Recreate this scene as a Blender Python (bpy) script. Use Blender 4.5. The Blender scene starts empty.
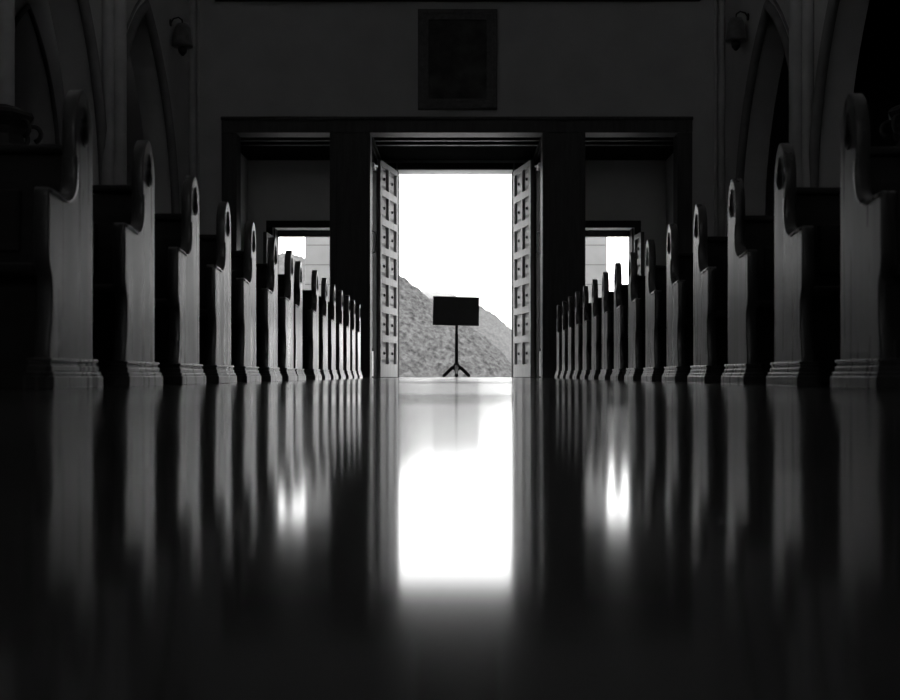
import bpy, bmesh, math, random
from mathutils import Vector, Matrix, noise
from mathutils.geometry import tessellate_polygon

random.seed(7)
scene = bpy.context.scene
COL = scene.collection
PI = math.pi

# ------------------------------------------------------------------ materials
def mat(name, col, rough=0.5, spec=0.5, var=0.0, scale=(1, 1, 1), nscale=6.0, bump=0.0,
        coat=0.0, coat_rough=0.1, metal=0.0, rough_var=0.0, detail=5.0, aniso=None):
    m = bpy.data.materials.new(name)
    m.use_nodes = True
    nt = m.node_tree
    b = nt.nodes['Principled BSDF']
    if not isinstance(col, tuple):
        col = (col, col, col)
    b.inputs['Base Color'].default_value = (*col, 1)
    b.inputs['Roughness'].default_value = rough
    b.inputs['Specular IOR Level'].default_value = spec
    b.inputs['Metallic'].default_value = metal
    b.inputs['Coat Weight'].default_value = coat
    b.inputs['Coat Roughness'].default_value = coat_rough
    if var or bump or rough_var:
        tc = nt.nodes.new('ShaderNodeTexCoord')
        oi = nt.nodes.new('ShaderNodeObjectInfo')
        mp = nt.nodes.new('ShaderNodeMapping')
        mp.inputs['Scale'].default_value = scale
        nt.links.new(tc.outputs['Object'], mp.inputs['Vector'])
        mul = nt.nodes.new('ShaderNodeVectorMath'); mul.operation = 'SCALE'
        mul.inputs[0].default_value = (13.0, 7.0, 5.0)
        nt.links.new(oi.outputs['Random'], mul.inputs['Scale'])
        nt.links.new(mul.outputs['Vector'], mp.inputs['Location'])
        nz = nt.nodes.new('ShaderNodeTexNoise')
        nz.inputs['Scale'].default_value = nscale
        nz.inputs['Detail'].default_value = detail
        nt.links.new(mp.outputs['Vector'], nz.inputs['Vector'])
        if var:
            mr = nt.nodes.new('ShaderNodeMapRange')
            mr.inputs['From Min'].default_value = 0.3
            mr.inputs['From Max'].default_value = 0.7
            mr.inputs['To Min'].default_value = 1 - var
            mr.inputs['To Max'].default_value = 1 + var
            nt.links.new(nz.outputs['Fac'], mr.inputs['Value'])
            mx = nt.nodes.new('ShaderNodeVectorMath'); mx.operation = 'SCALE'
            mx.inputs[0].default_value = col
            nt.links.new(mr.outputs['Result'], mx.inputs['Scale'])
            nt.links.new(mx.outputs['Vector'], b.inputs['Base Color'])
        if rough_var:
            mr2 = nt.nodes.new('ShaderNodeMapRange')
            mr2.inputs['From Min'].default_value = 0.3
            mr2.inputs['From Max'].default_value = 0.7
            mr2.inputs['To Min'].default_value = max(0.02, rough - rough_var)
            mr2.inputs['To Max'].default_value = rough + rough_var
            nt.links.new(nz.outputs['Fac'], mr2.inputs['Value'])
            nt.links.new(mr2.outputs['Result'], b.inputs['Roughness'])
        if bump:
            bp = nt.nodes.new('ShaderNodeBump')
            bp.inputs['Strength'].default_value = bump
            bp.inputs['Distance'].default_value = 0.01
            nt.links.new(nz.outputs['Fac'], bp.inputs['Height'])
            nt.links.new(bp.outputs['Normal'], b.inputs['Normal'])
    return m

M = {}
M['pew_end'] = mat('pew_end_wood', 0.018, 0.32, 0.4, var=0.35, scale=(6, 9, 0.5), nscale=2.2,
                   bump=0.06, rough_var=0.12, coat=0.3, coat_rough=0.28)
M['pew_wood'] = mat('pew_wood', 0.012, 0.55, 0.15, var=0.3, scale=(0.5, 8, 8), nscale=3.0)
M['dark_wood'] = mat('dark_panelling', 0.02, 0.5, 0.25, var=0.3, scale=(6, 6, 0.6), nscale=3.0)
M['matt_wood'] = mat('matt_dark_wood', 0.008, 0.85, 0.05, var=0.2, scale=(6, 6, 0.6), nscale=3.0)
M['screen_wood'] = mat('entrance_screen_wood', 0.045, 0.5, 0.3, var=0.25, scale=(6, 6, 0.6), nscale=3.0)
M['ceiling_wood'] = mat('lobby_ceiling_wood', 0.008, 0.9, 0.0, var=0.2, scale=(0.6, 6, 6), nscale=3.0)
M['plaster'] = mat('grey_plaster', 0.40, 0.85, 0.2, var=0.08, nscale=1.4, bump=0.05)
M['lightened_lobby_plaster'] = mat('lightened_lobby_plaster', 0.8, 0.9, 0.1, var=0.05, nscale=1.4)  # lighter copy of the nave plaster, colour makes up for missing lobby light
M['stone_dark'] = mat('dark_stone', 0.16, 0.8, 0.2, var=0.15, nscale=3.0, bump=0.1)
M['stone_mid'] = mat('mid_stone', 0.4, 0.8, 0.2, var=0.12, nscale=3.0, bump=0.1)
M['vault'] = mat('vault_plaster', 0.45, 0.9, 0.1, var=0.05, nscale=1.0)
M['door_wood'] = mat('weathered_door_wood', 0.42, 0.5, 0.4, var=0.15, scale=(5, 5, 0.6), nscale=4.0, bump=0.05)
M['door_panel'] = mat('door_panel_wood', 0.42, 0.5, 0.4, var=0.2, scale=(5, 5, 0.6), nscale=4.0, bump=0.05)
M['side_door'] = mat('side_door_wood', 0.10, 0.5, 0.3, var=0.2, scale=(5, 5, 0.6), nscale=4.0)
M['iron'] = mat('black_iron', 0.012, 0.45, 0.4, var=0.1, nscale=8)
M['metal'] = mat('brushed_metal', 0.30, 0.4, 0.5, metal=1.0, var=0.05, nscale=8)
M['board'] = mat('black_board', 0.10, 0.6, 0.3, var=0.1, nscale=5)
M['gilt'] = mat('dark_gilt_frame', 0.06, 0.45, 0.4, var=0.3, nscale=14, bump=0.3)
M['canvas'] = mat('darkened_oil_canvas', 0.03, 0.55, 0.3, var=0.8, nscale=3.5, detail=8)
M['glass'] = mat('lamp_glass', 0.10, 0.3, 0.5, var=0.3, nscale=9)
M['forecourt'] = mat('pale_paving', 0.35, 0.8, 0.2, var=0.1, nscale=0.8)
M['valley'] = mat('valley_grass', 0.06, 0.9, 0.1, var=0.3, nscale=0.02)

def floor_material():
    """polished slabs laid in rows across the nave, each row worn to its own polish"""
    m = bpy.data.materials.new('polished_floor'); m.use_nodes = True
    nt = m.node_tree; b = nt.nodes['Principled BSDF']
    b.inputs['Specular IOR Level'].default_value = 0.5
    b.inputs['IOR'].default_value = 1.55
    tc = nt.nodes.new('ShaderNodeTexCoord')
    n1 = nt.nodes.new('ShaderNodeTexNoise'); n1.inputs['Scale'].default_value = 2.2; n1.inputs['Detail'].default_value = 6
    nt.links.new(tc.outputs['Object'], n1.inputs['Vector'])
    sp = nt.nodes.new('ShaderNodeSeparateXYZ'); nt.links.new(tc.outputs['Object'], sp.inputs['Vector'])
    dv = nt.nodes.new('ShaderNodeMath'); dv.operation = 'DIVIDE'; dv.inputs[1].default_value = 25.0
    nt.links.new(sp.outputs['Y'], dv.inputs[0])
    cr = nt.nodes.new('ShaderNodeValToRGB'); cr.color_ramp.interpolation = 'LINEAR'
    e = cr.color_ramp.elements
    tab = [(0.0, 0.0), (0.74, 0.0), (0.95, FR), (1.75, FR), (1.95, 0.0), (2.7, 0.0), (2.9, FR), (6.0, FR), (6.3, 0.0), (8.5, 0.0), (9.0, FR), (25.0, FR * 0.6)]
    e[0].position = 0.0; e[0].color = (0, 0, 0, 1); e[1].position = 1.0; e[1].color = (tab[-1][1],) * 3 + (1,)
    for y, v in tab[1:-1]:
        q = e.new(y / 25.0); q.color = (v, v, v, 1)
    nt.links.new(dv.outputs[0], cr.inputs['Fac'])
    mr = nt.nodes.new('ShaderNodeMapRange')
    mr.inputs['From Min'].default_value = 0.3; mr.inputs['From Max'].default_value = 0.7
    mr.inputs['To Min'].default_value = 0.085; mr.inputs['To Max'].default_value = 0.105
    nt.links.new(n1.outputs['Fac'], mr.inputs['Value'])
    ad = nt.nodes.new('ShaderNodeMath'); ad.operation = 'ADD'
    nt.links.new(mr.outputs['Result'], ad.inputs[0]); nt.links.new(cr.outputs['Color'], ad.inputs[1])
    nt.links.new(ad.outputs[0], b.inputs['Roughness'])
    c2 = nt.nodes.new('ShaderNodeMapRange')
    c2.inputs['From Min'].default_value = 0.3; c2.inputs['From Max'].default_value = 0.7
    c2.inputs['To Min'].default_value = 0.045; c2.inputs['To Max'].default_value = 0.07
    nt.links.new(n1.outputs['Fac'], c2.inputs['Value'])
    nt.links.new(c2.outputs['Result'], b.inputs['Base Color'])
    return m
FR = 0.025
M['floor'] = floor_material()

def block_material():
    m = bpy.data.materials.new('pale_stone_blocks'); m.use_nodes = True
    nt = m.node_tree; b = nt.nodes['Principled BSDF']
    b.inputs['Roughness'].default_value = 0.85
    tc = nt.nodes.new('ShaderNodeTexCoord')
    sp = nt.nodes.new('ShaderNodeSeparateXYZ')
    nt.links.new(tc.outputs['Object'], sp.inputs['Vector'])
    dv = nt.nodes.new('ShaderNodeMath'); dv.operation = 'DIVIDE'; dv.inputs[1].default_value = 0.5
    nt.links.new(sp.outputs['Z'], dv.inputs[0])
    fr = nt.nodes.new('ShaderNodeMath'); fr.operation = 'FRACT'
    nt.links.new(dv.outputs[0], fr.inputs[0])
    lt = nt.nodes.new('ShaderNodeMath'); lt.operation = 'LESS_THAN'; lt.inputs[1].default_value = 0.045
    nt.links.new(fr.outputs[0], lt.inputs[0])
    nz = nt.nodes.new('ShaderNodeTexNoise'); nz.inputs['Scale'].default_value = 2.5
    nt.links.new(tc.outputs['Object'], nz.inputs['Vector'])
    mr = nt.nodes.new('ShaderNodeMapRange'); mr.inputs['To Min'].default_value = 0.2; mr.inputs['To Max'].default_value = 0.28
    nt.links.new(nz.outputs['Fac'], mr.inputs['Value'])
    mx = nt.nodes.new('ShaderNodeMix'); mx.data_type = 'FLOAT'
    nt.links.new(lt.outputs[0], mx.inputs[0])
    nt.links.new(mr.outputs['Result'], mx.inputs[2]); mx.inputs[3].default_value = 0.1
    nt.links.new(mx.outputs[0], b.inputs['Base Color'])
    return m
M['blocks'] = block_material()

def forest_material(name, lo, hi):
    m = bpy.data.materials.new(name); m.use_nodes = True
    nt = m.node_tree; b = nt.nodes['Principled BSDF']
    b.inputs['Roughness'].default_value = 0.9
    b.inputs['Specular IOR Level'].default_value = 0.1
    tc = nt.nodes.new('ShaderNodeTexCoord')
    nz = nt.nodes.new('ShaderNodeTexNoise'); nz.inputs['Scale'].default_value = 0.2; nz.inputs['Detail'].default_value = 6
    nz.inputs['Roughness'].default_value = 0.7
    mp = nt.nodes.new('ShaderNodeMapping'); mp.inputs['Scale'].default_value = (1.0, 0.35, 1.0)
    nt.links.new(tc.outputs['Object'], mp.inputs['Vector'])
    nt.links.new(mp.outputs['Vector'], nz.inputs['Vector'])
    mr = nt.nodes.new('ShaderNodeMapRange')
    mr.inputs['From Min'].default_value = 0.36; mr.inputs['From Max'].default_value = 0.64
    mr.inputs['To Min'].default_value = lo; mr.inputs['To Max'].default_value = hi
    nt.links.new(nz.outputs['Fac'], mr.inputs['Value'])
    nt.links.new(mr.outputs['Result'], b.inputs['Base Color'])
    return m
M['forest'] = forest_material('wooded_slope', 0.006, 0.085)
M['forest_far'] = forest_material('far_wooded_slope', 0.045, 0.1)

def volume_material(name, dens, anis=0.0):
    m = bpy.data.materials.new(name); m.use_nodes = True
    nt = m.node_tree
    nt.nodes.remove(nt.nodes['Principled BSDF'])
    v = nt.nodes.new('ShaderNodeVolumeScatter')
    v.inputs['Color'].default_value = (1, 1, 1, 1)
    v.inputs['Density'].default_value = dens
    v.inputs['Anisotropy'].default_value = anis
    nt.links.new(v.outputs['Volume'], nt.nodes['Material Output'].inputs['Volume'])
    return m
M['mist'] = volume_material('mist', 0.0024)
M['haze'] = volume_material('haze', 0.000014)

# ------------------------------------------------------------------ helpers
def link(name, bm, m, parent=None, smooth=False, loc=None, recalc=True):
    if recalc:
        bmesh.ops.recalc_face_normals(bm, faces=bm.faces)
    me = bpy.data.meshes.new(name)
    bm.to_mesh(me); bm.free()
    if m: me.materials.append(m)
    if smooth:
        for p in me.polygons: p.use_smooth = True
    o = bpy.data.objects.new(name, me)
    COL.objects.link(o)
    if parent: o.parent = parent
    if loc is not None: o.location = loc
    return o

def tag(o, label=None, cat=None, group=None, kind=None):
    if label: o['label'] = label
    if cat: o['category'] = cat
    if group: o['group'] = group
    if kind: o['kind'] = kind
    return o

def empty(name, loc=(0, 0, 0)):
    o = bpy.data.objects.new(name, None)
    o.empty_display_size = 0.1
    COL.objects.link(o); o.location = loc
    return o

def box(bm, x0, x1, y0, y1, z0, z1, bev=0.0):
    t = bmesh.new()
    vs = [t.verts.new(c) for c in ((x0, y0, z0), (x1, y0, z0), (x1, y1, z0), (x0, y1, z0),
                                   (x0, y0, z1), (x1, y0, z1), (x1, y1, z1), (x0, y1, z1))]
    for f in ((3, 2, 1, 0), (4, 5, 6, 7), (0, 1, 5, 4), (1, 2, 6, 5), (2, 3, 7, 6), (3, 0, 4, 7)):
        t.faces.new([vs[i] for i in f])
    if bev:
        bmesh.ops.bevel(t, geom=t.edges[:], offset=bev, segments=2, affect='EDGES', profile=0.5)
    merge(bm, t)

def merge(bm, t, mtx=None):
    if mtx is not None:
        bmesh.ops.transform(t, matrix=mtx, verts=t.verts)
    me = bpy.data.meshes.new('tmp'); t.to_mesh(me); t.free()
    bm.from_mesh(me); bpy.data.meshes.remove(me)

def prism(bm, outline, holes, a, b, fn):
    """2D polygon with holes extruded from a to b; fn(u, v, w) -> xyz."""
    loops = [outline] + list(holes)
    polys = [[Vector((u, v, 0)) for u, v in l] for l in loops]
    tris = tessellate_polygon(polys)
    flat = [p for l in loops for p in l]
    va = [bm.verts.new(fn(u, v, a)) for u, v in flat]
    vb = [bm.verts.new(fn(u, v, b)) for u, v in flat]
    for t in tris:
        try:
            bm.faces.new([va[i] for i in t]); bm.faces.new([vb[i] for i in reversed(t)])
        except ValueError:
            pass
    k = 0
    for l in loops:
        n = len(l)
        for i in range(n):
            j = (i + 1) % n
            bm.faces.new([va[k + i], va[k + j], vb[k + j], vb[k + i]])
        k += n

def tube(bm, pts, r, seg=8, closed=False, r2=None):
    pts = [Vector(p) for p in pts]
    n = len(pts); rings = []
    prev = None
    for i, p in enumerate(pts):
        if closed:
            d = pts[(i + 1) % n] - pts[i - 1]
        else:
            d = pts[min(i + 1, n - 1)] - pts[max(i - 1, 0)]
        d.normalize()
        if prev is None:
            up = Vector((0, 0, 1)) if abs(d.z) < 0.9 else Vector((1, 0, 0))
            s = d.cross(up).normalized()
        else:
            s = (prev - d * prev.dot(d)).normalized()
        prev = s
        u = d.cross(s)
        rr = r if r2 is None else r + (r2 - r) * i / max(1, n - 1)
        rings.append([bm.verts.new(p + (s * math.cos(2 * PI * k / seg) + u * math.sin(2 * PI * k / seg)) * rr) for k in range(seg)])
    m = n if closed else n - 1
    for i in range(m):
        A, B = rings[i], rings[(i + 1) % n]
        for k in range(seg):
            bm.faces.new([A[k], A[(k + 1) % seg], B[(k + 1) % seg], B[k]])
    if not closed:
        bm.faces.new(rings[0][::-1]); bm.faces.new(rings[-1])

def lathe(bm, prof, cx=0, cy=0, seg=24):
    rings = []
    for r, z in prof:
        rings.append([bm.verts.new((cx + r * math.cos(2 * PI * k / seg), cy + r * math.sin(2 * PI * k / seg), z)) for k in range(seg)])
    for A, B in zip(rings, rings[1:]):
        for k in range(seg):
            bm.faces.new([A[k], A[(k + 1) % seg], B[(k + 1) % seg], B[k]])
    bm.faces.new(rings[0][::-1]); bm.faces.new(rings[-1])

def curve_plate(outline, holes, half, bev):
    """bevelled plate with holes through a filled 2D curve: returns a mesh in (u, v, w)."""
    cu = bpy.data.curves.new('plate', 'CURVE')
    cu.dimensions = '2D'; cu.fill_mode = 'BOTH'
    cu.extrude = half - bev; cu.bevel_depth = bev; cu.bevel_resolution = 2; cu.offset = -bev
    for l in [outline] + list(holes):
        s = cu.splines.new('POLY'); s.points.add(len(l) - 1)
        for p, (u, v) in zip(s.points, l): p.co = (u, v, 0, 1)
        s.use_cyclic_u = True
    ob = bpy.data.objects.new('plate', cu); COL.objects.link(ob)
    dg = bpy.context.evaluated_depsgraph_get()
    me = bpy.data.meshes.new_from_object(ob.evaluated_get(dg))
    bpy.data.objects.remove(ob); bpy.data.curves.remove(cu)
    return me

def catmull(pts, n=6, closed=False):
    P = [Vector((p[0], p[1], 0)) for p in pts]; out = []
    L = len(P)
    for i in range(L if closed else L - 1):
        p0 = P[(i - 1) % L] if closed or i > 0 else P[0]
        p1 = P[i]; p2 = P[(i + 1) % L]
        p3 = P[(i + 2) % L] if closed or i + 2 < L else P[-1]
        for k in range(n):
            t = k / n
            q = 0.5 * ((2 * p1) + (p2 - p0) * t + (2 * p0 - 5 * p1 + 4 * p2 - p3) * t * t + (3 * p1 - p0 - 3 * p2 + p3) * t ** 3)
            out.append((q.x, q.y))
    if not closed: out.append((P[-1].x, P[-1].y))
    return out

# ------------------------------------------------------------------ camera
cam = bpy.data.cameras.new('camera')
cam_o = bpy.data.objects.new('camera', cam); COL.objects.link(cam_o)
cam_o.location = (0, 0, 0.048)
cam_o.rotation_euler = (PI / 2, 0, 0)
cam.sensor_width = 36; cam.lens = 44.0
cam.shift_x = -7.0 / 900; cam.shift_y = 25.3 / 900
cam.clip_start = 0.01; cam.clip_end = 20000
cam.dof.use_dof = True; cam.dof.focus_distance = 13.0; cam.dof.aperture_fstop = 3.2
scene.camera = cam_o

# ------------------------------------------------------------------ the setting
YW = 20.0      # inner entrance wall
YO = 24.0      # outer wall, inside face
YX = 24.48     # outer wall, outside face
ZC = 4.74      # lobby ceiling
XN = 4.85      # nave arcade

def struct(name, bm, m, **k):
    return tag(link(name, bm, m, **k), kind='structure')

bm = bmesh.new(); box(bm, -9.2, 9.2, -9, 24.7, -0.3, 0.0)
struct('floor', bm, M['floor'])

# outside ground: forecourt one step down, then the valley
bm = bmesh.new(); box(bm, -30, 30, 24.7, 80, -1.2, -0.15)
struct('ground', bm, M['forecourt'])
bm = bmesh.new(); box(bm, -1500, 1500, 80, 4000, -62, -60)
struct('ground_valley', bm, M['valley'])

# inner entrance wall with the wide opening of the screen
bm = bmesh.new()
prism(bm, [(-9.0, 0), (-4.27, 0), (-4.27, 4.73), (4.27, 4.73), (4.27, 0), (9.0, 0), (9.0, 12), (-9.0, 12)], [],
      YW, YW + 0.35, lambda u, v, w: (u, w, v))
struct('wall_entrance', bm, M['plaster'])

# outer wall with three doorways
def rect(x0, x1, z0, z1): return [(x0, z0), (x1, z0), (x1, z1), (x0, z1)]
bm = bmesh.new()
out = [(-9, -0.3), (9, -0.3), (9, 9), (-9, 9)]
prism(bm, out, [rect(-4.00, -2.45, 0.001, 3.26), rect(-1.31, 1.24, 0.001, 4.52), rect(2.45, 3.85, 0.001, 3.26)],
      YO, YX, lambda u, v, w: (u, w, v))
struct('wall_outer', bm, M['lightened_lobby_plaster'])
for i, x0 in enumerate((-4.7, 4.56)):
    bm = bmesh.new(); box(bm, x0, x0 + 0.14, YW + 0.35, YO, 0, ZC)
    struct('wall_lobby_left' if i == 0 else 'wall_lobby_right', bm, M['lightened_lobby_plaster'])
bm = bmesh.new(); box(bm, -4.7, 4.7, YW + 0.35, YO, ZC, ZC + 0.15)
struct('ceiling_lobby', bm, M['ceiling_wood'])
for k, y in enumerate((21.60, 22.02)):   # two beams run across
    bm = bmesh.new(); box(bm, -4.555, 4.555, y, y + 0.11, ZC - 0.08, ZC, 0.012)
    struct('trim_lobby_beam_%d' % (k + 1), bm, M['screen_wood'])
# lobby partitions on both sides of the central doorway, with a cornice
for s, nm in ((-1, 'wall_partition_left'), (1, 'wall_partition_right')):
    bm = bmesh.new()
    box(bm, *sorted((s * 1.70, s * 1.78)), YW + 0.36, YO - 0.01, 0, ZC - 0.06)
    for k, (d, h) in enumerate(((0.05, 0.10), (0.10, 0.05))):
        box(bm, *sorted((s * 1.70, s * (1.70 - d))), YW + 0.4, YO - 0.02, ZC - 0.26 + 0.1 * k, ZC - 0.26 + 0.1 * k + h, 0.01)
    struct(nm, bm, M['matt_wood'])
# dark panelling above and beside the central door, inside the lobby
bm = bmesh.new()
box(bm, -1.69, -1.32, YO - 0.06, YO, 0, ZC - 0.07)
box(bm, 1.25, 1.69, YO - 0.06, YO, 0, ZC - 0.07)
box(bm, -1.30, 1.23, YO - 0.06, YO, 4.53, ZC - 0.07)
struct('trim_panelling', bm, M['dark_wood'])

bm = bmesh.new()
box(bm, -1.309, -1.285, YO - 0.02, YX + 0.01, 0.001, 4.515)
box(bm, 1.215, 1.239, YO - 0.02, YX + 0.01, 0.001, 4.515)
struct('trim_door_lining', bm, M['matt_wood'])

# wooden entrance screen: head beam, two wide posts, two jambs
scr = tag(empty('trim_entrance_screen', (0, YW, 0)), kind='structure')
bm = bmesh.new()
box(bm, -4.27, 4.27, -0.06, 0.36, 4.45, 4.73, 0.012)
box(bm, -4.28, 4.28, -0.10, -0.05, 4.67, 4.735, 0.015)
link('beam', bm, M['screen_wood'], scr)
for x0, x1 in ((-2.31, -1.575), (1.55, 2.33)):
    bm = bmesh.new(); box(bm, x0, x1, -0.05, 0.36, 0, 4.45, 0.015)
    box(bm, x0 - 0.0, x1 + 0.0, -0.085, -0.045, 0, 0.32, 0.012)
    for q in (0.10, 0.66):
        box(bm, x0 + q, x0 + q + 0.05, -0.065, -0.045, 0.36, 4.4, 0.008)
    link('post', bm, M['screen_wood'], scr)
for x0, x1 in ((-4.27, -4.0), (4.0, 4.27)):
    bm = bmesh.new(); box(bm, x0, x1, -0.05, 0.36, 0, 4.45, 0.015)
    link('jamb', bm, M['screen_wood'], scr)

# gallery cornice at the top of the entrance wall
bm = bmesh.new()
box(bm, -4.4, 4.42, YW - 0.16, YW, 6.84, 7.05, 0.02)
box(bm, -4.4, 4.42, YW - 0.24, YW, 7.05, 7.2, 0.02)
struct('trim_gallery_cornice', bm, M['dark_wood'])

# side door frames (outer wall)
for i, (x0, x1) in enumerate(((-4.00, -2.45), (2.45, 3.85))):
    bm = bmesh.new()
    box(bm, x0, x1, YX - 0.12, YX - 0.02, 3.12, 3.258)
    box(bm, x0 + 0.001, x0 + 0.03, YO, YX, 0.001, 3.258)
    box(bm, x1 - 0.03, x1 - 0.001, YO, YX, 0.001, 3.258)
    box(bm, x0 - 0.16, x1 + 0.16, YO - 0.04, YO - 0.001, 3.27, 3.42, 0.01)
    box(bm, x0 - 0.16, x0 - 0.02, YO - 0.04, YO - 0.001, 0, 3.27, 0.01)
    box(bm, x1 + 0.02, x1 + 0.16, YO - 0.04, YO - 0.001, 0, 3.27, 0.01)
    struct('trim_side_door_left' if i == 0 else 'trim_side_door_right', bm, M['dark_wood'])

# pointed arcade walls
def arch_pts(c, w, z0, R, z_base, n=14):
    pts = [(c - w, z_base)]
    zt = math.sqrt(R * R - (R - w) ** 2)
    for k in range(n + 1):
        z = zt * k / n
        pts.append((c - (math.sqrt(max(0, R * R - z * z)) - (R - w)), z0 + z))
    for k in range(n - 1, -1, -1):
        z = zt * k / n
        pts.append((c + (math.sqrt(max(0, R * R - z * z)) - (R - w)), z0 + z))
    pts.append((c + w, z_base))
    return pts

centres = {-1: [17.1, 13.25, 9.4, 5.55, 1.7, -2.15], 1: [17.1, 13.1, 9.1, 5.1, 1.1, -2.9]}
AWD = 1.83     # half width of an arch
TW = 0.44      # thickness of the arcade walls
FILL_OPENINGS = [(y, y + 1.2, 7.9, 10.9) for y in (-7.5, -4.0, -0.5, 3.0, 6.5, 10.0)]  # unseen high openings added to fill the nave with daylight
for s in (-1, 1):
    nm = 'left' if s < 0 else 'right'
    bm = bmesh.new()
    holes = [arch_pts(c, AWD, 2.4, 4.06, 0.02) for c in centres[s]] + [[(a, c), (b, c), (b, d), (a, d)] for a, b, c, d in FILL_OPENINGS]
    prism(bm, [(-9, 0), (YW, 0), (YW, 12), (-9, 12)], holes, XN, XN + TW, lambda u, v, w: (s * w, u, v))
    struct('wall_arcade_' + nm, bm, M['plaster'])
    # archivolt mouldings around the two arches the photograph shows
    for k, c in enumerate(centres[s][:2]):
        bm = bmesh.new()
        p1 = arch_pts(c, AWD + 0.02, 2.4, 4.06, 0.03, 20)
        tube(bm, [(s * (XN - 0.01), u, v) for u, v in p1], 0.075, 8)
        p2 = arch_pts(c, AWD + 0.14, 2.4, 4.25, 0.03, 20)
        tube(bm, [(s * (XN + 0.0), u, v) for u, v in p2], 0.025, 8)
        struct('trim_arch_%s_%d' % (nm, k + 1), bm, M['stone_dark'], smooth=True)
# aisle outer walls and the low roofs of the aisles
for s in (-1, 1):
    bm = bmesh.new()
    box(bm, *sorted((s * 7.0, s * 7.3)), -9, YW, 0, 7.0)
    struct('wall_aisle_' + ('left' if s < 0 else 'right'), bm, M['plaster'] if s < 0 else M['dark_wood'])  # dark wood on the right stands in for the unlit aisle
    bm = bmesh.new()
    hole = [[(5.7, 19.15), (6.7, 19.15), (6.7, 19.65), (5.7, 19.65)]] if s < 0 else []     # unseen roof opening added to brighten the left aisle
    prism(bm, [(XN + TW, -9), (7.3, -9), (7.3, YW), (XN + TW, YW)], hole, 7.0, 7.2, lambda u, v, w: (s * u, v, w))
    struct('ceiling_aisle_' + ('left' if s < 0 else 'right'), bm, M['vault'])
# blind pointed window surround in the left aisle
bm = bmesh.new()
p = arch_pts(17.9, 1.35, 3.6, 2.9, 1.4, 20)
tube(bm, [(-6.98, u, v) for u, v in p], 0.045, 8)
struct('trim_aisle_window', bm, M['stone_dark'], smooth=True)
# roof and chancel wall with an unseen window opening added to brighten the lobby
bm = bmesh.new(); box(bm, -9.2, 9.2, -9, YW + 0.35, 12, 12.3)
struct('ceiling', bm, M['vault'])
bm = bmesh.new(); box(bm, -9.2, 9.2, YW + 0.35, YX, 9, 9.3)
struct('ceiling_gallery', bm, M['vault'])
bm = bmesh.new()
prism(bm, [(-9.2, 0), (9.2, 0), (9.2, 12), (-9.2, 12)], [rect(-0.8, 0.8, 3.6, 6.6)], -9.3, -9.0, lambda u, v, w: (u, w, v))
struct('wall_chancel', bm, M['plaster'])
# lead bars of the unseen clerestory openings added for fill light
nw = 0
for s in (-1, 1):
    for y0, y1, z0, z1 in FILL_OPENINGS:
        bm = bmesh.new()
        for k in range(1, 3):
            yy = y0 + (y1 - y0) * k / 3
            box(bm, *sorted((s * (XN + 0.18), s * (XN + 0.22))), yy - 0.015, yy + 0.015, z0, z1)
        for k in range(1, 5):
            zz = z0 + (z1 - z0) * k / 5
            box(bm, *sorted((s * (XN + 0.18), s * (XN + 0.22))), y0, y1, zz - 0.012, zz + 0.012)
        nw += 1
        struct('fill_window_%d' % nw, bm, M['iron'])
for s in (-1, 1):       # corner colonnettes where the arcade meets the entrance wall
    bm = bmesh.new()
    tube(bm, [(s * (XN - 0.05), YW - 0.07, 0), (s * (XN - 0.05), YW - 0.07, 12)], 0.06, 12)
    tube(bm, [(s * (XN - 0.15), YW - 0.03, 0), (s * (XN - 0.15), YW - 0.03, 12)], 0.03, 10)
    struct('trim_corner_' + ('left' if s < 0 else 'right'), bm, M['stone_mid'], smooth=True)

# engaged columns between the arches
def column(s, y, label, zr=0.0):
    root = tag(empty('column', (s * XN, y, 0)), label, 'column', 'columns between the pointed arches')
    bm = bmesh.new()
    for (dx, dy, r) in ((-0.18, 0, 0.11), (-0.07, -0.12, 0.08), (-0.07, 0.12, 0.08)):
        tube(bm, [(s * dx, dy, 0.5), (s * dx, dy, 12)], r, 20)
    link('shaft', bm, M['stone_mid'], root, smooth=True)
    bm = bmesh.new(); box(bm, *sorted((-s * 0.36, s * 0.0)), -0.27, 0.27, 0, 0.42, 0.03)
    box(bm, *sorted((-s * 0.33, s * 0.0)), -0.25, 0.25, 0.42, 0.52, 0.03)
    link('base', bm, M['stone_dark'], root)
    bm = bmesh.new()
    lathe(bm, [(0.30, 2.30), (0.31, 2.36), (0.28, 2.40), (0.27, 2.50), (0.29, 2.58), (0.36, 2.66), (0.38, 2.70), (0.36, 2.74), (0.22, 2.80)], -s * 0.12, 0, 8)
    c = link('capital_ring', bm, M['dark_wood'], root); c.location.z = zr
    for a in range(8):
        an = a * PI / 4 + PI / 8
        bm = bmesh.new()
        pts = []
        for t in range(9):
            q = t / 8 * 1.5 * PI
            rr = 0.36 + 0.055 * math.sin(q) + 0.02 * t / 8
            pts.append((-s * 0.12 + rr * math.cos(an), rr * math.sin(an), 2.52 + 0.05 * t / 8 * 2 - 0.045 * math.cos(q)))
        tube(bm, pts, 0.028, 7, r2=0.02)
        link('leaf', bm, M['dark_wood'], c, smooth=True)
column(-1, 11.32, 'grey column with dark carved ring at the far left edge of the picture')
column(-1, 15.17, 'grey column left of the aisle between the two pointed arches', -1.0)
column(1, 11.1, 'grey column with carved ring at the far right edge of the picture')
column(1, 15.1, 'grey column right of the aisle between two dark pointed arches', -1.0)

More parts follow.
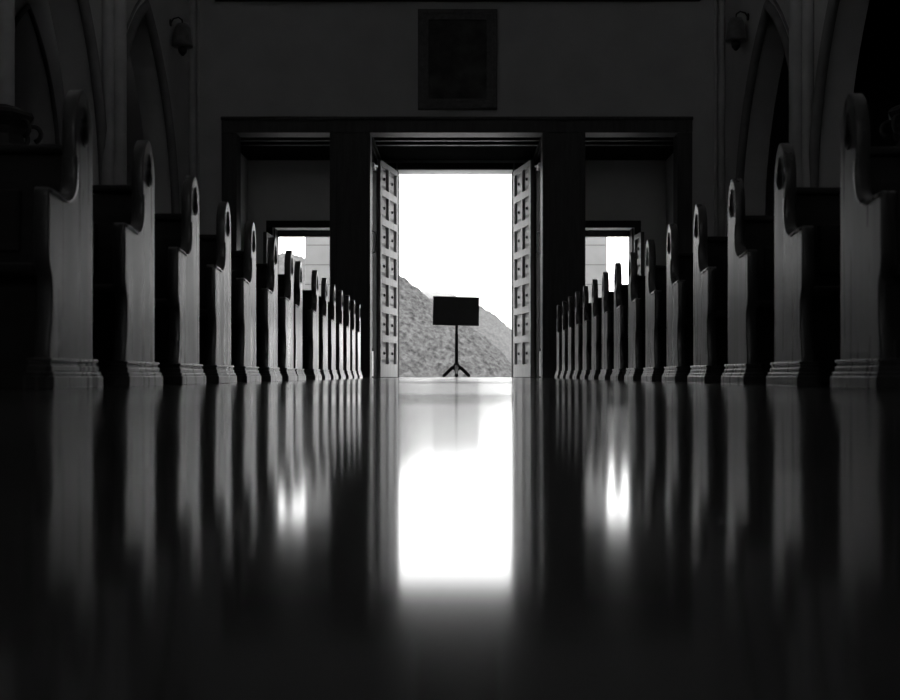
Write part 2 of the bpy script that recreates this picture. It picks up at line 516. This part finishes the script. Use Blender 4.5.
# ------------------------------------------------------------------ pews
END_OUT = ([(0.0, 0.02), (0.0, 0.95)]
           + catmull([(0.0, 0.95), (-0.004, 1.03), (-0.026, 1.095), (-0.058, 1.137), (-0.085, 1.15),
                      (-0.112, 1.137), (-0.146, 1.095), (-0.168, 1.03), (-0.174, 0.95), (-0.168, 0.83),
                      (-0.180, 0.757), (-0.213, 0.718), (-0.252, 0.704), (-0.290, 0.706), (-0.325, 0.712), (-0.405, 0.714)], 5)[1:]
           + catmull([(-0.412, 0.702), (-0.412, 0.58), (-0.412, 0.48), (-0.404, 0.435), (-0.386, 0.39), (-0.382, 0.34),
                      (-0.388, 0.24), (-0.404, 0.16), (-0.41, 0.02)], 4))
HOLE = catmull([(-0.086, 1.085), (-0.071, 1.052), (-0.060, 1.030), (-0.066, 1.014), (-0.053, 0.990), (-0.050, 0.965),
                (-0.062, 0.942), (-0.086, 0.930), (-0.110, 0.942), (-0.122, 0.965), (-0.119, 0.990), (-0.106, 1.014),
                (-0.112, 1.030), (-0.101, 1.052)], 4, closed=True)
HOLE = [(-0.086 + (u + 0.086) * 0.72, 1.0 + (v - 1.0) * 0.82) for u, v in HOLE]
plate = curve_plate(END_OUT, [HOLE], 0.027, 0.007)

def bench_end_mesh(name, s, x0):
    """plate standing in the y-z plane, x from x0 to x0 + 0.064 (times s)"""
    bm = bmesh.new(); bm.from_mesh(plate)
    for v in bm.verts:
        u, w, t = v.co
        v.co = (s * (x0 + 0.027 + t), u, w)
    bmesh.ops.remove_doubles(bm, verts=bm.verts, dist=0.0002)
    bmesh.ops.recalc_face_normals(bm, faces=bm.faces)
    return bm

PEW_LEN = 2.72
def make_pew(s):
    root = empty('pew')
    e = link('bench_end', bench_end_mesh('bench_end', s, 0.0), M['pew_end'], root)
    # raised bead round the pierced teardrop, on the aisle face
    bm = bmesh.new()
    big = [(-0.086 + (u + 0.086) * 1.35, 1.0 + (v - 1.0) * 1.16) for u, v in HOLE[::2]]
    tube(bm, [(s * 0.001, u, v) for u, v in big], 0.006, 6, closed=True)
    link('teardrop_moulding', bm, M['pew_end'], e, smooth=True)
    bm = bmesh.new()
    lip = catmull([(-0.167, 0.88), (-0.160, 0.82), (-0.174, 0.748), (-0.209, 0.706), (-0.252, 0.691), (-0.291, 0.693), (-0.326, 0.699), (-0.402, 0.701)], 4)
    tube(bm, [(s * 0.001, u, v) for u, v in lip], 0.0075, 6)
    link('arm_moulding', bm, M['pew_end'], e, smooth=True)
    bm = bmesh.new()
    prof = [(0.030, 0.0, 0.046), (0.024, 0.046, 0.062), (0.016, 0.062, 0.084), (0.010, 0.084, 0.098), (0.016, 0.098, 0.110)]
    for d, z0, z1 in prof:
        box(bm, *sorted((-s * d, s * (0.064 + d * 0.5))), -0.41 - d, d, z0, z1, 0.004)
    link('plinth', bm, M['pew_end'], root)
    # outer end
    x1 = PEW_LEN - 0.064
    o = link('bench_end', bench_end_mesh('bench_end', s, x1), M['pew_end'], root)
    bm = bmesh.new()
    box(bm, *sorted((s * (x1 - 0.012), s * (PEW_LEN + 0.02))), -0.435, 0.02, 0, 0.10, 0.006)
    link('plinth', bm, M['pew_end'], root)
    xa, xb = s * 0.052, s * (x1 + 0.002)
    lo, hi = min(xa, xb), max(xa, xb)
    bm = bmesh.new()
    prism(bm, [(-0.005, 0.44), (-0.115, 0.44), (-0.095, 0.80), (-0.075, 0.905), (-0.03, 0.905)], [], lo, hi, lambda u, v, w: (w, u, v))
    for k in range(5):            # raised panels of the backrest
        a = lo + 0.12 + k * (hi - lo - 0.24) / 5
        b = a + (hi - lo - 0.24) / 5 - 0.06
        box(bm, a, b, -0.125, -0.09, 0.52, 0.76, 0.01)
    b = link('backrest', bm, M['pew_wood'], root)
    bm = bmesh.new(); box(bm, lo, hi, -0.105, 0.0, 0.905, 0.94, 0.012)
    link('top_rail', bm, M['pew_wood'], b)
    bm = bmesh.new(); box(bm, lo, hi, -0.425, -0.06, 0.405, 0.445, 0.014)
    link('seat', bm, M['pew_wood'], root)
    bm = bmesh.new(); box(bm, lo, hi, -0.34, -0.30, 0.02, 0.405, 0.006)
    box(bm, lo, hi, -0.36, -0.28, 0.0, 0.07, 0.006)
    link('seat_front', bm, M['pew_wood'], root)
    bm = bmesh.new(); box(bm, lo, hi, -0.04, 0.0, 0.05, 0.44, 0.006)
    link('back_panel', bm, M['pew_wood'], root)
    bm = bmesh.new(); box(bm, lo, hi, -0.005, 0.11, 0.74, 0.765, 0.006)
    link('book_ledge', bm, M['pew_wood'], root)
    bm = bmesh.new(); box(bm, lo + 0.05, hi - 0.05, 0.10, 0.26, 0.16, 0.20, 0.012)
    for xx in (lo + 0.25, (lo + hi) / 2, hi - 0.25):
        box(bm, xx - 0.02, xx + 0.02, 0.12, 0.22, 0.0, 0.165, 0.004)
        box(bm, xx - 0.02, xx + 0.02, -0.005, 0.13, 0.12, 0.16, 0.004)
    link('kneeler', bm, M['pew_wood'], root)
    return root

def copy_tree(o, parent=None):
    c = o.copy(); COL.objects.link(c)
    if parent: c.parent = parent
    for ch in list(o.children): copy_tree(ch, c)
    return c

ORD = ['nearest', 'second', 'third', 'fourth', 'fifth', 'sixth', 'seventh', 'eighth', 'ninth', 'tenth',
       'eleventh', 'twelfth', 'thirteenth', 'fourteenth', 'farthest']
def pew_label(side, k):
    if k == 0:  return 'nearest dark wooden pew %s of the aisle, cut by the picture edge' % side
    if k == 14: return 'farthest dark wooden pew %s of the aisle, close to the entrance screen' % side
    if k < 8:   return 'dark wooden pew %s of the aisle, %s in its row counted from the camera' % (side, ORD[k])
    return 'small distant wooden pew %s of the aisle, %s in its row counted from the camera' % (side, ORD[k])

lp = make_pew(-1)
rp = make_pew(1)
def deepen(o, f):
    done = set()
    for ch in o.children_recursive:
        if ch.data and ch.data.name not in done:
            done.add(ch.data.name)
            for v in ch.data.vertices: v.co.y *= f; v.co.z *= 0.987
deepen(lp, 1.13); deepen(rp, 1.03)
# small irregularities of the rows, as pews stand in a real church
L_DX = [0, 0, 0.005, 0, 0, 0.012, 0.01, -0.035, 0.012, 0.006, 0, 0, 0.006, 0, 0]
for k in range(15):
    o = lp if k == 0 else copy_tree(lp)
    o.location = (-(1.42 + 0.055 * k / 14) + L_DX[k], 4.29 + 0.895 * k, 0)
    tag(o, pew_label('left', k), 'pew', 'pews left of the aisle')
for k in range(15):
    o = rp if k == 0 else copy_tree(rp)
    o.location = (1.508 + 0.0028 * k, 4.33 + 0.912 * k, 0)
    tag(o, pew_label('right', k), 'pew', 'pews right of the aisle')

# ------------------------------------------------------------------ big panelled door leaves
def panelled_leaf(name, W, H, hinge, free, n_rows, n_cols=2, bottom=0.28, top=0.11, rail=0.145, mf='door_wood', mp='door_panel'):
    """leaf from hinge point to free point, face with recessed panels towards the door axis"""
    h = Vector((hinge[0], hinge[1], 0)); f = Vector((free[0], free[1], 0))
    d = (f - h).normalized()
    side = 1 if hinge[0] < 0 else -1               # face towards the axis
    nrm = Vector((-d.y, d.x, 0))
    if nrm.x * side < 0: nrm = -nrm
    root = tag(empty(name, h), kind='structure')
    T = 0.075
    def P(u, v, w): return (d.x * u + nrm.x * w, d.y * u + nrm.y * w, v)
    stile = 0.10; mid = 0.10
    pw = (W - 2 * stile - (n_cols - 1) * mid) / n_cols
    ph = (H - bottom - top - (n_rows - 1) * rail) / n_rows
    cells = []
    for r in range(n_rows):
        z0 = bottom + r * (ph + rail)
        for c in range(n_cols):
            x0 = stile + c * (pw + mid)
            cells.append((x0, x0 + pw, z0, z0 + ph))
    bm = bmesh.new()
    prism(bm, rect(0.005, W, 0.012, H), [rect(*c) for c in cells], -T, 0.0, P)
    link('frame', bm, M[mf], root)
    for (x0, x1, z0, z1) in cells:
        bm = bmesh.new()
        prism(bm, rect(x0, x1, z0, z1), [], -T, -0.06, P)
        # raised field with a chamfer
        a = [(x0 + 0.05, z0 + 0.05), (x1 - 0.05, z0 + 0.05), (x1 - 0.05, z1 - 0.05), (x0 + 0.05, z1 - 0.05)]
        b = [(x0 + 0.12, z0 + 0.1), (x1 - 0.12, z0 + 0.1), (x1 - 0.12, z1 - 0.1), (x0 + 0.12, z1 - 0.1)]
        va = [bm.verts.new(P(u, v, -0.06)) for u, v in a]; vb = [bm.verts.new(P(u, v, -0.035)) for u, v in b]
        for i in range(4):
            bm.faces.new([va[i], va[(i + 1) % 4], vb[(i + 1) % 4], vb[i]])
        bm.faces.new(vb)
        p = link('panel', bm, M[mp], root)
        bm = bmesh.new()
        bmesh.ops.create_uvsphere(bm, u_segments=10, v_segments=6, radius=0.034,
                                  matrix=Matrix.Translation(P((x0 + x1) / 2, (z0 + z1) / 2, -0.032)))
        link('stud', bm, M['iron'], p, smooth=True)
    bm = bmesh.new()
    for zz in (0.5, H / 2, H - 0.5):
        tube(bm, [P(0.0, zz - 0.12, -0.03), P(0.0, zz + 0.12, -0.03)], 0.022, 10)
    link('hinge', bm, M['iron'], root, smooth=True)
    return root
panelled_leaf('door_1', 1.36, 4.48, (-1.287, 23.93), (-1.565, 22.62), 7)
panelled_leaf('door_2', 1.36, 4.48, (1.222, 23.93), (1.505, 22.62), 7)
panelled_leaf('door_3', 0.70, 3.08, (-4.00, 23.94), (-4.02, 23.26), 5, 1, 0.25, 0.1, 0.13, 'side_door', 'side_door')
panelled_leaf('door_4', 0.70, 3.08, (3.85, 23.94), (3.88, 23.26), 5, 1, 0.25, 0.1, 0.13, 'side_door', 'side_door')

# dark inner swing doors folded back against the lobby partitions
def inner_leaf(name, s, hx):
    root = tag(empty(name, (hx, YW + 0.42, 0)), kind='structure')
    bm = bmesh.new()
    W = 1.15
    box(bm, *sorted((0, -s * 0.05)), 0.0, W, 0.015, 4.0, 0.004)
    link('leaf', bm, M['matt_wood'], root)
    bm = bmesh.new()
    box(bm, *sorted((-s * 0.05, -s * 0.062)), 0.01, 0.04, 0.55, 4.0, 0.003)
    link('edge_strip', bm, M['metal'], root)
    bm = bmesh.new()
    box(bm, *sorted((-s * 0.05, -s * 0.056)), 0.04, 0.34, 0.03, 0.50, 0.002)
    link('kick_plate', bm, M['metal'], root)
    bm = bmesh.new()
    xx = -s * 0.11
    tube(bm, [(-s * 0.05, 0.12, 2.75), (xx, 0.12, 2.72), (xx, 0.12, 2.35), (-s * 0.05, 0.12, 2.32)], 0.014, 8)
    link('handle', bm, M['metal'], root, smooth=True)
    bm = bmesh.new()
    box(bm, *sorted((-s * 0.05, -s * 0.10)), 0.02, 0.40, 3.92, 4.0, 0.006)
    tube(bm, [(-s * 0.08, 0.1, 3.98), (-s * 0.12, 0.5, 4.02), (-s * 0.02, 0.85, 4.06)], 0.014, 8)
    link('door_closer', bm, M['metal'], root)
    return root
inner_leaf('door_5', -1, -1.635)
inner_leaf('door_6', 1, 1.61)

# ------------------------------------------------------------------ board on a tripod stand in the doorway
st = tag(empty('sign_stand', (-0.01, 23.2, 0)), 'black rectangular board on a tripod pole standing in the open doorway', 'sign stand')
bm = bmesh.new()
box(bm, -0.485, 0.485, -0.02, 0.02, -0.305, 0.305, 0.006)
bd = link('board', bm, M['board'], st)
bd.location = (-0.01, -0.03, 1.40); bd.rotation_euler = (math.radians(-4), math.radians(1.2), 0)
bm = bmesh.new()
for (x0, x1, z0, z1) in ((-0.485, 0.485, 0.285, 0.305), (-0.485, 0.485, -0.305, -0.285), (-0.485, -0.465, -0.285, 0.285), (0.465, 0.485, -0.285, 0.285)):
    box(bm, x0, x1, -0.027, -0.018, z0, z1, 0.002)
link('board_frame', bm, M['iron'], bd)
bm = bmesh.new()
tube(bm, [(0, 0.012, 0.16), (0, 0.012, 0.9)], 0.038, 14)
tube(bm, [(0, 0.012, 0.9), (0, 0.012, 1.42)], 0.031, 14)
link('pole', bm, M['iron'], st, smooth=True)
bm = bmesh.new(); lathe(bm, [(0.04, 0.14), (0.07, 0.17), (0.07, 0.27), (0.04, 0.33)], 0, 0.012, 14)
link('hub', bm, M['iron'], st)
for a in (math.radians(180), math.radians(0), math.radians(-90)):
    bm = bmesh.new()
    ca, sa = math.cos(a), math.sin(a)
    tube(bm, [(0.03 * ca, 0.012 + 0.03 * sa, 0.25), (0.10 * ca, 0.012 + 0.10 * sa, 0.20), (0.26 * ca, 0.012 + 0.26 * sa, 0.046), (0.29 * ca, 0.012 + 0.29 * sa, 0.042)], 0.040, 10)
    link('leg', bm, M['iron'], st, smooth=True)

# ------------------------------------------------------------------ painting
pt = tag(empty('painting', (0.01, YW, 5.78)), 'dark framed painting hanging on the wall above the central doorway', 'painting')
bm = bmesh.new()
prism(bm, rect(-0.72, 0.72, -0.91, 0.91), [rect(-0.54, 0.54, -0.73, 0.73)], -0.055, -0.001, lambda u, v, w: (u, w, v))
prism(bm, rect(-0.70, 0.70, -0.89, 0.89), [rect(-0.63, 0.63, -0.82, 0.82)], -0.085, -0.05, lambda u, v, w: (u, w, v))
prism(bm, rect(-0.57, 0.57, -0.76, 0.76), [rect(-0.53, 0.53, -0.72, 0.72)], -0.075, -0.05, lambda u, v, w: (u, w, v))
link('frame', bm, M['gilt'], pt)
bm = bmesh.new(); box(bm, -0.545, 0.545, -0.03, -0.002, -0.735, 0.735)
link('canvas', bm, M['canvas'], pt)

# ------------------------------------------------------------------ hanging lanterns in the corners
def lantern(s, y, label):
    root = tag(empty('wall_lamp', (s * (XN - 0.21), y, 5.76)), label, 'lamp', 'lamps on the side walls near the entrance')
    bm = bmesh.new()
    lathe(bm, [(0.02, 0.24), (0.10, 0.22), (0.14, 0.14), (0.155, 0.0), (0.175, -0.12), (0.18, -0.15), (0.165, -0.16)], 0, 0, 18)
    link('lamp_shade', bm, M['glass'], root, smooth=True)
    bm = bmesh.new(); lathe(bm, [(0.05, -0.155), (0.08, -0.19), (0.07, -0.25), (0.02, -0.31)], 0, 0, 12)
    link('finial', bm, M['iron'], root, smooth=True)
    bm = bmesh.new()
    tube(bm, [(0, 0, 0.23), (s * 0.01, 0, 0.30), (s * 0.07, 0, 0.34), (s * 0.15, 0, 0.32), (s * 0.20, 0, 0.25)], 0.014, 8)
    bmesh.ops.create_cone(bm, cap_ends=True, segments=14, radius1=0.06, radius2=0.06, depth=0.02,
                          matrix=Matrix.Translation((s * 0.20, 0, 0.25)) @ Matrix.Rotation(PI / 2, 4, 'Y'))
    link('bracket', bm, M['iron'], root, smooth=True)
lantern(-1, 18.6, 'small bell-shaped lamp on the left side wall near the entrance wall')
lantern(1, 18.3, 'small bell-shaped lamp on the right side wall near the entrance wall')

# ------------------------------------------------------------------ outside: stone piers, hills, mist
def pier(x0, x1, label):
    root = tag(empty('stone_pier', ((x0 + x1) / 2, 28.6, -0.15)), label, 'pier', 'stone piers outside the side doors')
    w = (x1 - x0) / 2
    bm = bmesh.new(); box(bm, -w, w, -0.6, 0.6, 0.3, 5.6, 0.015)
    link('shaft', bm, M['blocks'], root)
    bm = bmesh.new(); box(bm, -w - 0.06, w + 0.06, -0.66, 0.66, 0, 0.3, 0.02)
    link('base', bm, M['blocks'], root)
    bm = bmesh.new(); box(bm, -w - 0.1, w + 0.1, -0.7, 0.7, 5.6, 5.85, 0.03)
    link('cap', bm, M['blocks'], root)
pier(-3.87, -2.0, 'pale stone block pier seen through the left side door')
pier(2.0, 3.82, 'pale stone block pier seen through the right side door')

def lerp_tab(tab, x):
    if x <= tab[0][0]: return tab[0][1]
    for (a, va), (b, vb) in zip(tab, tab[1:]):
        if x <= b:
            t = (x - a) / (b - a); return va + (vb - va) * t
    return tab[-1][1]

def hill(name, crest, y0, y1, y2, x0, x1, step, m, bump):
    """wooded ridge: height field rising from the valley at y0 to its crest line at y1 and down to y2"""
    nx = int((x1 - x0) / step); ny1 = int((y1 - y0) / (step * 1.6)); ny2 = 12
    ys = [y0 + (y1 - y0) * j / ny1 for j in range(ny1 + 1)] + [y1 + (y2 - y1) * (j + 1) / ny2 for j in range(ny2)]
    bm = bmesh.new(); grid = []
    for y in ys:
        row = []
        for i in range(nx + 1):
            x = x0 + (x1 - x0) * i / nx
            t = (y - y0) / (y1 - y0) if y <= y1 else 1 - (y - y1) / (y2 - y1)
            t = max(0, min(1, t))
            base = -60
            z = base + (lerp_tab(crest, x) - base) * (t ** 0.9)
            p = Vector((x * 0.012, y * 0.012, 0.3))
            z += noise.noise(p) * 10 * t * (1.15 - t) * 2
            c = noise.voronoi(Vector((x / 8.5, y / 11.0, 0)))[0][0]
            c2 = noise.voronoi(Vector((x / 4.0, y / 6.0, 3.1)))[0][0]
            z += bump * (1 - c) + bump * 0.5 * (1 - c2) - bump
            row.append(bm.verts.new((x, y, z)))
        grid.append(row)
    for A, B in zip(grid, grid[1:]):
        for i in range(nx):
            bm.faces.new([A[i], A[i + 1], B[i + 1], B[i]])
    return struct(name, bm, m, recalc=False, smooth=True)

def px(p, D): return ((p[0] - 457) * D / 1100.0, (374.5 - p[1]) * D / 1100.0)
near = [px(p, 1300) for p in ((120, 345), (250, 318), (320, 282), (370, 254), (398, 272), (418, 287), (433, 300), (479, 330), (497, 346), (513, 362), (540, 380), (640, 395))]
far = [px(p, 2100) for p in ((150, 262), (240, 256), (290, 251), (330, 262), (380, 284), (420, 288), (452, 291), (479, 304), (495, 313), (513, 329), (545, 352), (600, 376), (720, 392))]
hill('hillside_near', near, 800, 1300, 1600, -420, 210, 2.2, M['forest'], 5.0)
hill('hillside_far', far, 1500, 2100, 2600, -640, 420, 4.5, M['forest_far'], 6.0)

bm = bmesh.new()
bmesh.ops.create_icosphere(bm, subdivisions=4, radius=1.0)
for v in bm.verts:
    n = noise.noise(v.co * 1.7) * 0.25
    v.co *= 1 + n
    v.co = Vector((v.co.x * 70, v.co.y * 90, v.co.z * 19))
tag(link('mist_bank', bm, M['mist'], smooth=True, loc=(-42, 2000, 158)), kind='stuff',
    label='white mist bank lying along the crest of the far hill', cat='mist')
bm = bmesh.new(); box(bm, -900, 900, 300, 2800, -59, 420)
tag(link('haze', bm, M['haze']), kind='stuff', label='thin pale haze in the air over the wooded valley', cat='haze')

# ------------------------------------------------------------------ light: overcast sky through doors and added windows
w = bpy.data.worlds.new('overcast_sky'); scene.world = w; w.use_nodes = True
nt = w.node_tree
bg = nt.nodes['Background']
tc = nt.nodes.new('ShaderNodeTexCoord')
sp = nt.nodes.new('ShaderNodeSeparateXYZ'); nt.links.new(tc.outputs['Generated'], sp.inputs['Vector'])
mr = nt.nodes.new('ShaderNodeMapRange')
mr.inputs['From Min'].default_value = -1; mr.inputs['From Max'].default_value = 1
mr.inputs['To Min'].default_value = 3.7; mr.inputs['To Max'].default_value = 5.1
nt.links.new(sp.outputs['X'], mr.inputs['Value'])
bg.inputs['Color'].default_value = (1, 1, 1, 1)
nt.links.new(mr.outputs['Result'], bg.inputs['Strength'])

def portal(name, x0, x1, z0, z1, y, facing):
    l = bpy.data.lights.new(name, 'AREA'); l.shape = 'RECTANGLE'
    l.size = x1 - x0; l.size_y = z1 - z0
    l.cycles.is_portal = True
    o = bpy.data.objects.new(name, l); COL.objects.link(o)
    o.location = ((x0 + x1) / 2, y, (z0 + z1) / 2)
    o.rotation_euler = (PI / 2 if facing > 0 else -PI / 2, 0, 0)   # -Z of the lamp looks into the church
    return o

scene.cycles.use_denoising = True
scene.cycles.max_bounces = 10
scene.cycles.diffuse_bounces = 5
scene.cycles.glossy_bounces = 5
scene.cycles.volume_bounces = 1
scene.cycles.sample_clamp_indirect = 4.0

vs = scene.view_settings
vs.view_transform = 'Standard'; vs.look = 'None'; vs.exposure = 0.0; vs.gamma = 1.0
vs.use_curve_mapping = False
